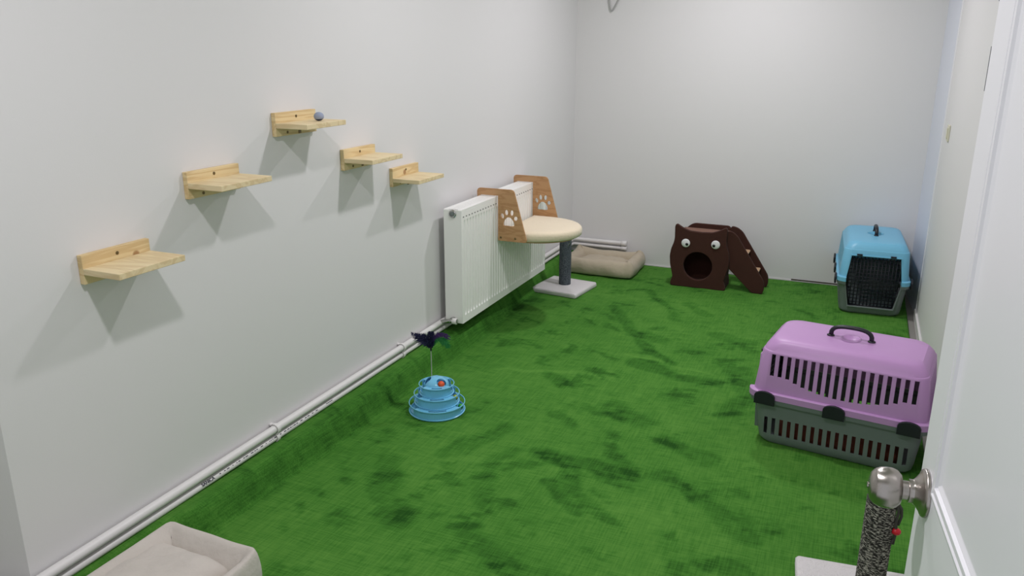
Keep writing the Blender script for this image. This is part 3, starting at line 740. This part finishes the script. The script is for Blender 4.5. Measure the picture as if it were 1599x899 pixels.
# ------------------------------------------------------------------ tiered ball-track tower
TX, TY = -1.595, 2.872
tw = thing('cat_track_tower', 'light blue three-tier cat ball track tower with a feather wand', 'cat toy', (TX, TY, 0.006))
face = math.atan2(-TY, -TX)     # direction towards the doorway
Rt = [0.124, 0.101, 0.078]; Zt = [0.0, 0.044, 0.087]; TH = 0.043
def arc_plate(bm, r0, r1, a0, a1, z0, z1, n=24, slot=None):
    def ring(r, z): return [(r*math.cos(a0+(a1-a0)*k/n), r*math.sin(a0+(a1-a0)*k/n), z) for k in range(n+1)]
    rs = [ring(r0, z0), ring(r1, z0), ring(r1, z1), ring(r0, z1)]
    V = [[bm.verts.new(p) for p in r] for r in rs]
    for q in range(4):
        a, c = V[q], V[(q+1) % 4]
        for k in range(n): bm.faces.new((a[k], a[k+1], c[k+1], c[k]))
    bm.faces.new([V[q][0] for q in range(4)]); bm.faces.new([V[q][-1] for q in range(3, -1, -1)])
for i in range(3):
    R_, z0 = Rt[i], Zt[i]
    tr = bpy.data.objects.new('tier', None); link(tr, tw); tr.location = (0, 0, z0)
    bm = bmesh.new()
    if i == 0:
        lathe(bm, [(0.0005, 0.001), (R_-0.004, 0.001), (R_, 0.004), (R_+0.001, 0.008), (R_-0.003, 0.010), (R_-0.005, 0.006), (0.0005, 0.005)], seg=64)
    else:
        lathe(bm, [(0.0005, 0.0005), (R_-0.003, 0.0005), (R_-0.001, 0.004), (R_-0.004, 0.005), (0.0005, 0.005)], seg=64)
    obj('track_floor', bm, 'tower', tr, smooth=True).modifiers.new('e', 'EDGE_SPLIT')
    bm = bmesh.new(); q = R_-0.034
    lathe(bm, [(q, 0.004), (q, TH+0.0008), (q-0.003, TH+0.0008), (q-0.003, 0.004)], seg=64, closed_prof=True)
    obj('drum_wall', bm, 'tower', tr, smooth=True).modifiers.new('e', 'EDGE_SPLIT')
    bm = bmesh.new()
    # outer wall fills the front and back arcs, low at the sides
    for c0 in (face, face+PI):
        arc_plate(bm, R_-0.008, R_-0.0055, c0-1.05, c0+1.05, 0.004, TH-0.002)
    arc_plate(bm, R_-0.008, R_-0.0055, face+1.05, face+PI-1.05, 0.004, 0.016, 12); arc_plate(bm, R_-0.008, R_-0.0055, face+PI+1.05, face+2*PI-1.05, 0.004, 0.016, 12)
    obj('outer_wall', bm, 'tower', tr)
    bm = bmesh.new()
    lathe(bm, [(R_-0.003, TH-0.003), (R_, TH-0.0025), (R_+0.0006, TH), (R_, TH+0.002), (R_-0.003, TH+0.002)], seg=72, closed_prof=True)
    for c0 in (face, face+PI):
        # plate with a long slot
        a = 0.92; s_ = 0.36
        arc_plate(bm, q+0.0005, R_-0.002, c0-a, c0-s_, TH-0.0015, TH+0.001, 14); arc_plate(bm, q+0.0005, R_-0.002, c0+s_, c0+a, TH-0.0015, TH+0.001, 14)
        arc_plate(bm, q+0.0005, R_-0.019, c0-s_, c0+s_, TH-0.0015, TH+0.001, 14); arc_plate(bm, R_-0.0095, R_-0.002, c0-s_, c0+s_, TH-0.0015, TH+0.001, 14)
    obj('top_ring', bm, 'tower', tr, smooth=False)
# domed cap with scooped openings
bm = bmesh.new(); r0 = 0.056
lathe(bm, [(r0, 0.0), (r0*0.985, 0.010), (r0*0.90, 0.022), (r0*0.74, 0.031), (r0*0.5, 0.0385), (r0*0.25, 0.0415), (0.0005, 0.0425)], seg=64, cap=False)
cap = obj('domed_cap', bm, 'tower', tw, smooth=True); cap.location = (0, 0, Zt[2]+TH-0.012)
md = cap.modifiers.new('s', 'SOLIDIFY'); md.thickness = 0.0025; md.offset = -1
cb = bmesh.new()
for k in range(3):
    a = face + 0.55 + k*2*PI/3
    sphere(cb, (0.038*math.cos(a), 0.038*math.sin(a), 0.024), 0.0225, 1.0, 1.0, 1.0, 24, 14)
cut(cap, cb)
for p in cap.data.polygons: p.use_smooth = True
cap.modifiers.new('e', 'EDGE_SPLIT').split_angle = 0.6
bm = bmesh.new(); lathe(bm, [(0.0005, 0), (0.053, 0), (0.053, 0.002), (0.0005, 0.002)], seg=48); o = obj('cap_floor', bm, 'tower', tw); o.location = (0, 0, Zt[2]+TH-0.013)
def ball(mat, ang, rr, z, lab, r=0.0155):
    bm = bmesh.new(); sphere(bm, (0, 0, 0), r)
    for v in bm.verts:
        if abs(v.co.z) < r*0.10: v.co *= 0.975
    o = obj('toy_ball', bm, mat, smooth=True); o.location = (TX + rr*math.cos(ang), TY + rr*math.sin(ang), 0.006 + z); tag(o, lab, 'toy ball', 'balls inside the track tower'); return o
ball('orange', face+0.62, 0.034, Zt[2]+TH-0.011+0.0158, 'orange ball in the scooped top of the blue track tower')
ball('yellow', face+1.55, Rt[1]-0.0205, Zt[1]+0.005+0.0115, 'yellow-green ball in the middle track of the blue tower', 0.0112)
ball('green', face+1.50, Rt[0]-0.0205, Zt[0]+0.006+0.0125, 'green ball in the lowest track of the blue tower', 0.0115)
# feather wand
wd = bpy.data.objects.new('feather_wand', None); link(wd, tw); wd.location = (-0.036, 0.022, Zt[2]+TH+0.004)
bm = bmesh.new(); sp = []
for k in range(0, 361):
    a = k*0.9; z = -0.012 + 0.150*k/360; sp.append((0.0014*math.cos(a), 0.0014*math.sin(a), z))
tube(bm, sp, 0.0011, 6); obj('spring', bm, 'spring', wd, smooth=True)
bm = bmesh.new(); lathe(bm, [(0.003, 0.134), (0.0042, 0.137), (0.0045, 0.158), (0.002, 0.162)], seg=14); obj('ferrule', bm, 'black_plastic', wd, smooth=True)
camdir = Vector((-TX, -TY, 0)).normalized(); side = Vector((camdir.y*-1, camdir.x, 0))   # side: to the right as seen from the door
if side.x < 0: side = -side
def feather(name, mat, pts, barb, n, seed, fluff=0.35, dens=1.0):
    rnd = random.Random(seed); bm = bmesh.new(); P_ = [Vector(p) for p in pts]
    tube(bm, P_, [0.0010*(1-0.8*i/(len(P_)-1)) for i in range(len(P_))], 6)
    for k in range(n):
        u = (k+0.5)/n; f_ = u*(len(P_)-1); i = min(int(f_), len(P_)-2); p = P_[i].lerp(P_[i+1], f_-i); tdir = (P_[i+1]-P_[i]).normalized()
        for s in (-1, 1):
            rv = Vector((rnd.gauss(0, 1), rnd.gauss(0, 1), rnd.gauss(0, 1)))*fluff
            pl = tdir.cross(camdir).normalized()*s
            d = (pl*0.9 + tdir*0.85 + rv).normalized(); L = barb*math.sin(PI*min(1, 0.12+u*0.9))**0.6*rnd.uniform(0.6, 1.1)
            wv = tdir*0.0013
            m_ = p + d*L*0.55 + Vector((0, 0, -0.0015)); e_ = p + d*L + tdir*L*0.15 + Vector((0, 0, -0.003))
            v = [bm.verts.new(q) for q in (p-wv, p+wv, m_+wv*0.9, m_-wv*0.9, e_)]
            bm.faces.new((v[0], v[1], v[2], v[3])); bm.faces.new((v[3], v[2], v[4]))
    o = obj(name, bm, mat, wd); return o
S = lambda a, z, c_=0.0: tuple(side*a + camdir*c_ + Vector((0, 0, z)))
for k in range(4):
    o = feather('feather', 'navy', [S(0, 0.150), S(-0.004-0.003*k, 0.175, 0.004*k), S(-0.018-0.012*k, 0.200-0.002*k, 0.006), S(-0.036-0.016*k, 0.216+0.004*k, 0.004)], 0.030, 110, 10+k, 0.5)
    o['label'] = 'navy blue feather'
for k in range(3):
    o = feather('feather', 'navy', [S(0, 0.150), S(-0.002+0.002*k, 0.175, 0.006*k-0.006), S(-0.004+0.006*k, 0.205), S(-0.006+0.008*k, 0.228)], 0.022, 90, 30+k, 0.55)
    o['label'] = 'upright navy blue feather'
for k in range(2):
    o = feather('feather', 'violet', [S(0, 0.155), S(0.010, 0.195-0.006*k), S(0.034, 0.215-0.006*k), S(0.062, 0.212-0.010*k), S(0.088, 0.196-0.012*k)], 0.014, 90, 50+k, 0.35)
    o['label'] = 'dark violet feather'
for k in range(2):
    o = feather('feather', 'greenf', [S(0.002, 0.155, -0.006), S(0.018, 0.185, -0.008), S(0.040, 0.190, -0.010), S(0.062+0.006*k, 0.172, -0.010), S(0.074+0.010*k, 0.140, -0.010)], 0.032, 90, 60+k, 0.3)
    o['label'] = 'green feather'

# ------------------------------------------------------------------ brown owl-eared cat house with stairs
ch = thing('cat_house', 'dark brown plush cat house with round doorway, goggle eyes and stair ramp', 'cat house', (-0.905, 5.25, 0.006), math.radians(-0.5))
half = [(0.0, 0.0), (0.183, 0.0), (0.183, 0.030), (0.170, 0.062), (0.178, 0.095), (0.192, 0.150), (0.197, 0.205), (0.190, 0.255), (0.174, 0.300), (0.170, 0.330), (0.172, 0.405), (0.168, 0.421), (0.158, 0.424), (0.120, 0.402), (0.075, 0.385), (0.0, 0.381)]
outl = [(x, z) for x, z in half[1:-1]] + [(0.0, 0.381)] + [(-x, z) for x, z in half[1:-1]][::-1]
outl = smooth_poly(outl, 0.012, 3)
o = plate('front_panel', outl, [ell(-0.006, 0.150, 0.096, 0.096, 0, 48)], 0.030, 'brown', ch, 0.005, res=3); o.location = (0, 0.015, 0)
body = [(-0.178, 0.0), (0.178, 0.0), (0.172, 0.030), (0.165, 0.065), (0.180, 0.15), (0.184, 0.205), (0.178, 0.255), (0.160, 0.300), (0.150, 0.352), (-0.150, 0.352), (-0.160, 0.30), (-0.178, 0.255), (-0.184, 0.205), (-0.18, 0.15), (-0.165, 0.065), (-0.172, 0.03)]
inn = [(x*0.93, 0.012 + z*0.93) for x, z in body]
o = plate('body_shell', body, [inn], 0.149, 'brown', ch, 0.0); o.location = (0, 0.1350, 0)
bout = smooth_poly([(-0.178, 0.0), (0.178, 0.0), (0.165, 0.065), (0.184, 0.205), (0.172, 0.30), (0.170, 0.370), (0.150, 0.396), (-0.085, 0.396), (-0.115, 0.380), (-0.150, 0.345), (-0.172, 0.30), (-0.184, 0.205), (-0.165, 0.065)], 0.02, 4)
o = plate('back_panel', bout, [], 0.024, 'brown', ch, 0.004); o.location = (0, 0.222, 0)
bm = bmesh.new(); bx(bm, -0.148, 0.165, 0.031, 0.209, 0.353, 0.366); obj('roof_platform', bm, 'rust', ch, bevel=0.004)
for ex, ez, px_ in ((-0.093, 0.302, 0.009), (0.103, 0.309, -0.010)):
    bm = bmesh.new(); lathe(bm, [(0.0005, 0.0), (0.0285, 0.0), (0.0285, -0.004), (0.026, -0.0065), (0.018, -0.009), (0.0005, -0.010)], (ex, -0.0005, ez), 32, 'Y', cap=False); ey = obj('eye', bm, 'eye', ch, smooth=True)
    bm = bmesh.new(); lathe(bm, [(0.0005, -0.0085), (0.0100, -0.0085), (0.0095, -0.0115), (0.0005, -0.0125)], (ex+px_, 0, ez-0.006), 20, 'Y', cap=False); obj('pupil', bm, 'pupil', ey, smooth=True)
rail = smooth_poly([(0.158, 0.180), (0.156, 0.396), (0.195, 0.402), (0.234, 0.372), (0.425, 0.082), (0.428, 0.030), (0.418, 0.0), (0.350, 0.0), (0.325, 0.025)], [0.02, 0.03, 0.02, 0.03, 0.02, 0.02, 0.01, 0.02, 0.02], 4)
o = plate('stair_rail', rail, [], 0.020, 'brown', ch, 0.005); o.location = (0, 0.040, 0)
rail2 = smooth_poly([(0.188, 0.180), (0.168, 0.340), (0.160, 0.398), (0.200, 0.394), (0.240, 0.368), (0.430, 0.082), (0.434, 0.030), (0.424, 0.0), (0.356, 0.0), (0.325, 0.025)], [0.02, 0.02, 0.02, 0.03, 0.03, 0.02, 0.02, 0.01, 0.02, 0.02], 4)
o = plate('stair_rail', rail2, [], 0.020, 'brown', ch, 0.005); o.location = (0, 0.216, 0)
for x, z in ((0.276, 0.236), (0.352, 0.120)):
    bm = bmesh.new(); bx(bm, x-0.030, x+0.026, 0.0505, 0.2055, z, z+0.014); obj('step', bm, 'tan', ch, bevel=0.005)

# ------------------------------------------------------------------ pet carriers
SEAM = 0.205
def make_carrier(top_mat, lab, loc, rz):
    t = thing('pet_carrier', lab, 'pet carrier', loc, rz, 'plastic pet carriers with grey bases'); t.scale = (1.078, 1, 1)
    hexd = [(-0.124, 0.052), (0.124, 0.052), (0.150, 0.185), (0.152, 0.225), (0.134, 0.362), (-0.134, 0.362), (-0.152, 0.225), (-0.150, 0.185)]
    def hexprism(ex, x0, x1):
        b = bmesh.new(); s = 1+ex
        pts = [(y*s, 0.207+(z-0.207)*s) for y, z in hexd]
        a = [b.verts.new((x0, y, z)) for y, z in pts]; c = [b.verts.new((x1, y, z)) for y, z in pts]
        b.faces.new(a[::-1]); b.faces.new(c)
        for i in range(8): b.faces.new((a[i], a[(i+1)%8], c[(i+1)%8], c[i]))
        return b
    # lower shell
    bm = bmesh.new()
    loft(bm, [rrect(0.225, 0.135, 0.03, 0.0015), rrect(0.246, 0.160, 0.045, 0.003), rrect(0.257, 0.170, 0.048, 0.016), rrect(0.262, 0.175, 0.050, 0.040), rrect(0.276, 0.188, 0.045, 0.182), rrect(0.296, 0.200, 0.050, 0.186), rrect(0.300, 0.202, 0.050, SEAM-0.001)], True, False)
    lo = obj('base_shell', bm, 'grey_plastic', t)
    md = lo.modifiers.new('s', 'SOLIDIFY'); md.thickness = 0.004; md.offset = -1
    # upper shell
    bm = bmesh.new()
    loft(bm, [rrect(0.301, 0.204, 0.050, SEAM), rrect(0.301, 0.204, 0.050, SEAM+0.024), rrect(0.297, 0.200, 0.050, SEAM+0.027), rrect(0.286, 0.192, 0.045, SEAM+0.028),
              rrect(0.270, 0.181, 0.045, 0.392), rrect(0.268, 0.178, 0.046, 0.398), rrect(0.2655, 0.1755, 0.048, 0.400), rrect(0.262, 0.170, 0.050, 0.412), rrect(0.248, 0.158, 0.055, 0.432), rrect(0.240, 0.146, 0.055, 0.440), rrect(0.21, 0.118, 0.05, 0.444), rrect(0.15, 0.07, 0.04, 0.446)], False, True)
    up = obj('top_shell', bm, top_mat, t)
    md = up.modifiers.new('s', 'SOLIDIFY'); md.thickness = 0.004; md.offset = -1

    cut(lo, hexprism(0.0, 0.20, 0.34)); cut(up, hexprism(0.0, 0.20, 0.34))
    # ventilation slots, both long sides
    cb = bmesh.new(); cb2 = bmesh.new()
    for k in range(18):
        u = k/17; x = 0.222 - 0.458*u
        arc = 0.235 + 0.065*abs(2*(u-0.52))**2.2 if True else 0
        zt = 0.389 - 0.0*u; zb = min(0.30, arc+0.022)
        for s in (-1, 1):
            y0, y1 = (0.14, 0.24) if s > 0 else (-0.24, -0.14)
            bx(cb, x-0.0068, x+0.0068, y0, y1, zb, zt)
            x2 = 0.228 - 0.462*u
            bx(cb2, x2-0.0063, x2+0.0063, y0, y1, 0.045, 0.120)
    cut(up, cb); cut(lo, cb2)
    # back end slots
    cb = bmesh.new()
    for k in range(9):
        y = -0.11 + 0.0275*k; bx(cb, -0.34, -0.22, y-0.0045, y+0.0045, 0.265, 0.375)
    cut(up, cb)
    cb = bmesh.new(); lathe(cb, [(0.0005, 0.40), (0.040, 0.40), (0.040, 0.47), (0.0005, 0.47)], (0, 0, 0), 32, cap=False)
    for v in cb.verts: v.co.x *= 0.8; v.co.y *= 1.15
    cut(up, cb)
    bm = bmesh.new(); lathe(bm, [(0.0405, 0.4460), (0.043, 0.4475), (0.040, 0.4465), (0.034, 0.438), (0.015, 0.432), (0.0005, 0.431)], (0, 0, 0), 32, cap=False)
    for v in bm.verts: v.co.x *= 0.8; v.co.y *= 1.15
    o = obj('handle_recess', bm, top_mat, t, smooth=True)
    for oo in (lo, up):
        for p in oo.data.polygons: p.use_smooth = True
        md = oo.modifiers.new('e', 'EDGE_SPLIT'); md.split_angle = 0.5
    # handle
    bm = bmesh.new(); pts = []
    for k in range(15):
        a = PI*k/14; pts.append((-0.068*(abs(math.cos(a))**0.75)*(1 if math.cos(a) > 0 else -1), 0, 0.445 + 0.046*math.sin(a)**0.55))
    rings = []
    for i, p in enumerate(pts):
        tdir = (Vector(pts[min(i+1, 14)]) - Vector(pts[max(i-1, 0)])).normalized(); up_ = Vector((0, 1, 0)); nn = tdir.cross(up_).normalized()
        rings.append([Vector(p) + up_*0.0105*math.cos(2*PI*q/12) + nn*0.0080*math.sin(2*PI*q/12) for q in range(12)])
    loft(bm, rings); 
    for s in (-1, 1): lathe(bm, [(0.013, 0.4445), (0.013, 0.450), (0.009, 0.453), (0.0005, 0.453)], (0.068*s, 0, 0), 16)
    obj('handle', bm, 'black_plastic', t, smooth=True)
    # latches: three a side, arched
    for s in (-1, 1):
        for x in (0.235, 0.0, -0.235):
            arcp = [(-0.036, SEAM-0.022), (0.036, SEAM-0.022), (0.036, SEAM+0.012)] + [(0.036*math.cos(a), SEAM+0.012+0.022*math.sin(a)) for a in np.linspace(0.15, PI-0.15, 9)] + [(-0.036, SEAM+0.012)]
            o = plate('latch', arcp, [], 0.011, 'black_plastic', t, 0.0025); o.location = (x, s*0.2095, 0)
    # shell edge turned in round the door opening
    def surround(pts, mat, par):
        bm = bmesh.new(); A = []
        for y, z in pts:
            k = 1.045; A.append([bm.verts.new(q) for q in ((0.250, y*1.0, z), (0.277, y*1.0, z), (0.277, y*k, 0.207+(z-0.207)*k), (0.250, y*k, 0.207+(z-0.207)*k))])
        for a, c in zip(A, A[1:]):
            for q in range(4): bm.faces.new((a[q], a[(q+1) % 4], c[(q+1) % 4], c[q]))
        bm.faces.new(A[0]); bm.faces.new(A[-1][::-1])
        obj('door_surround', bm, mat, par, bevel=0.0015)
    surround([(0.1512, SEAM+0.001), (0.152, 0.225), (0.134, 0.362), (-0.134, 0.362), (-0.152, 0.225), (-0.1512, SEAM+0.001)], top_mat, up)
    surround([(0.1508, SEAM-0.002), (0.150, 0.185), (0.124, 0.052), (-0.124, 0.052), (-0.150, 0.185), (-0.1508, SEAM-0.002)], 'grey_plastic', lo)
    # door with wire grid
    dr = bpy.data.objects.new('carrier_door', None); link(dr, t); dr.location = (0.256, 0, 0)
    bm = bmesh.new()
    pts = [Vector((0, y*0.975, 0.207+(z-0.207)*0.975)) for y, z in hexd]; 
    for i in range(8): tube(bm, [pts[i], pts[(i+1) % 8]], 0.0045, 8)
    obj('door_frame', bm, 'black_plastic', dr, smooth=True)
    def span_h(z):
        ys = []
        for i in range(8):
            a, c = pts[i], pts[(i+1) % 8]
            if (a.z-z)*(c.z-z) < 0: ys.append(a.y + (z-a.z)/(c.z-a.z)*(c.y-a.y))
        return min(ys), max(ys)
    def span_v(y):
        zs = []
        for i in range(8):
            a, c = pts[i], pts[(i+1) % 8]
            if (a.y-y)*(c.y-y) < 0: zs.append(a.z + (y-a.y)/(c.y-a.y)*(c.z-a.z))
        return min(zs), max(zs)
    bm = bmesh.new()
    for z in np.arange(0.074, 0.355, 0.0225):
        a, c = span_h(z); tube(bm, [(0, a, z), (0, c, z)], 0.0024, 6)
    for y in np.arange(-0.1386, 0.139, 0.0198):
        a, c = span_v(y); tube(bm, [(0.002, y, a), (0.002, y, c)], 0.0028, 6)
    obj('door_grid', bm, 'black_plastic', dr, smooth=True)
    for s in (-1, 1):
        bm = bmesh.new(); bx(bm, 0.008, 0.027, s*0.092-0.015, s*0.092+0.015, 0.3655, 0.3755); obj('door_hook', bm, 'black_plastic', dr, bevel=0.001)
    bm = bmesh.new(); bx(bm, -0.004, 0.004, -0.030, 0.030, 0.205, 0.219); obj('door_catch', bm, 'black_plastic', dr, bevel=0.002)
    return t
lilac_carrier = make_carrier('lilac', 'lilac pet carrier with grey base standing on the carpet behind the open door', (0.051, 3.271, 0.007), math.radians(171.8))
lilac_carrier.scale = (1.115, 1, 1)
make_carrier('sky', 'light blue pet carrier with black grid door in the far right corner', (0.145, 5.374, 0.007), math.radians(-87.2))

bm = bmesh.new(); loft(bm, [rrect(0.225, 0.130, 0.04, 0.0), rrect(0.235, 0.140, 0.045, 0.012), rrect(0.235, 0.140, 0.045, 0.050), rrect(0.215, 0.120, 0.04, 0.066), rrect(0.15, 0.07, 0.04, 0.068)])
o = obj('carrier_pad', bm, simple('russet_fleece', srgb(112, 58, 42), 0.95, bump=(120, 0.6, 0.004), var=0.1), smooth=True)
o.location = (0.051, 3.271, 0.0135); o.rotation_euler = (0, 0, math.radians(-7.57))
tag(o, 'reddish brown fleece pad lying inside the lilac carrier, seen through its lower slots', 'pet pad')
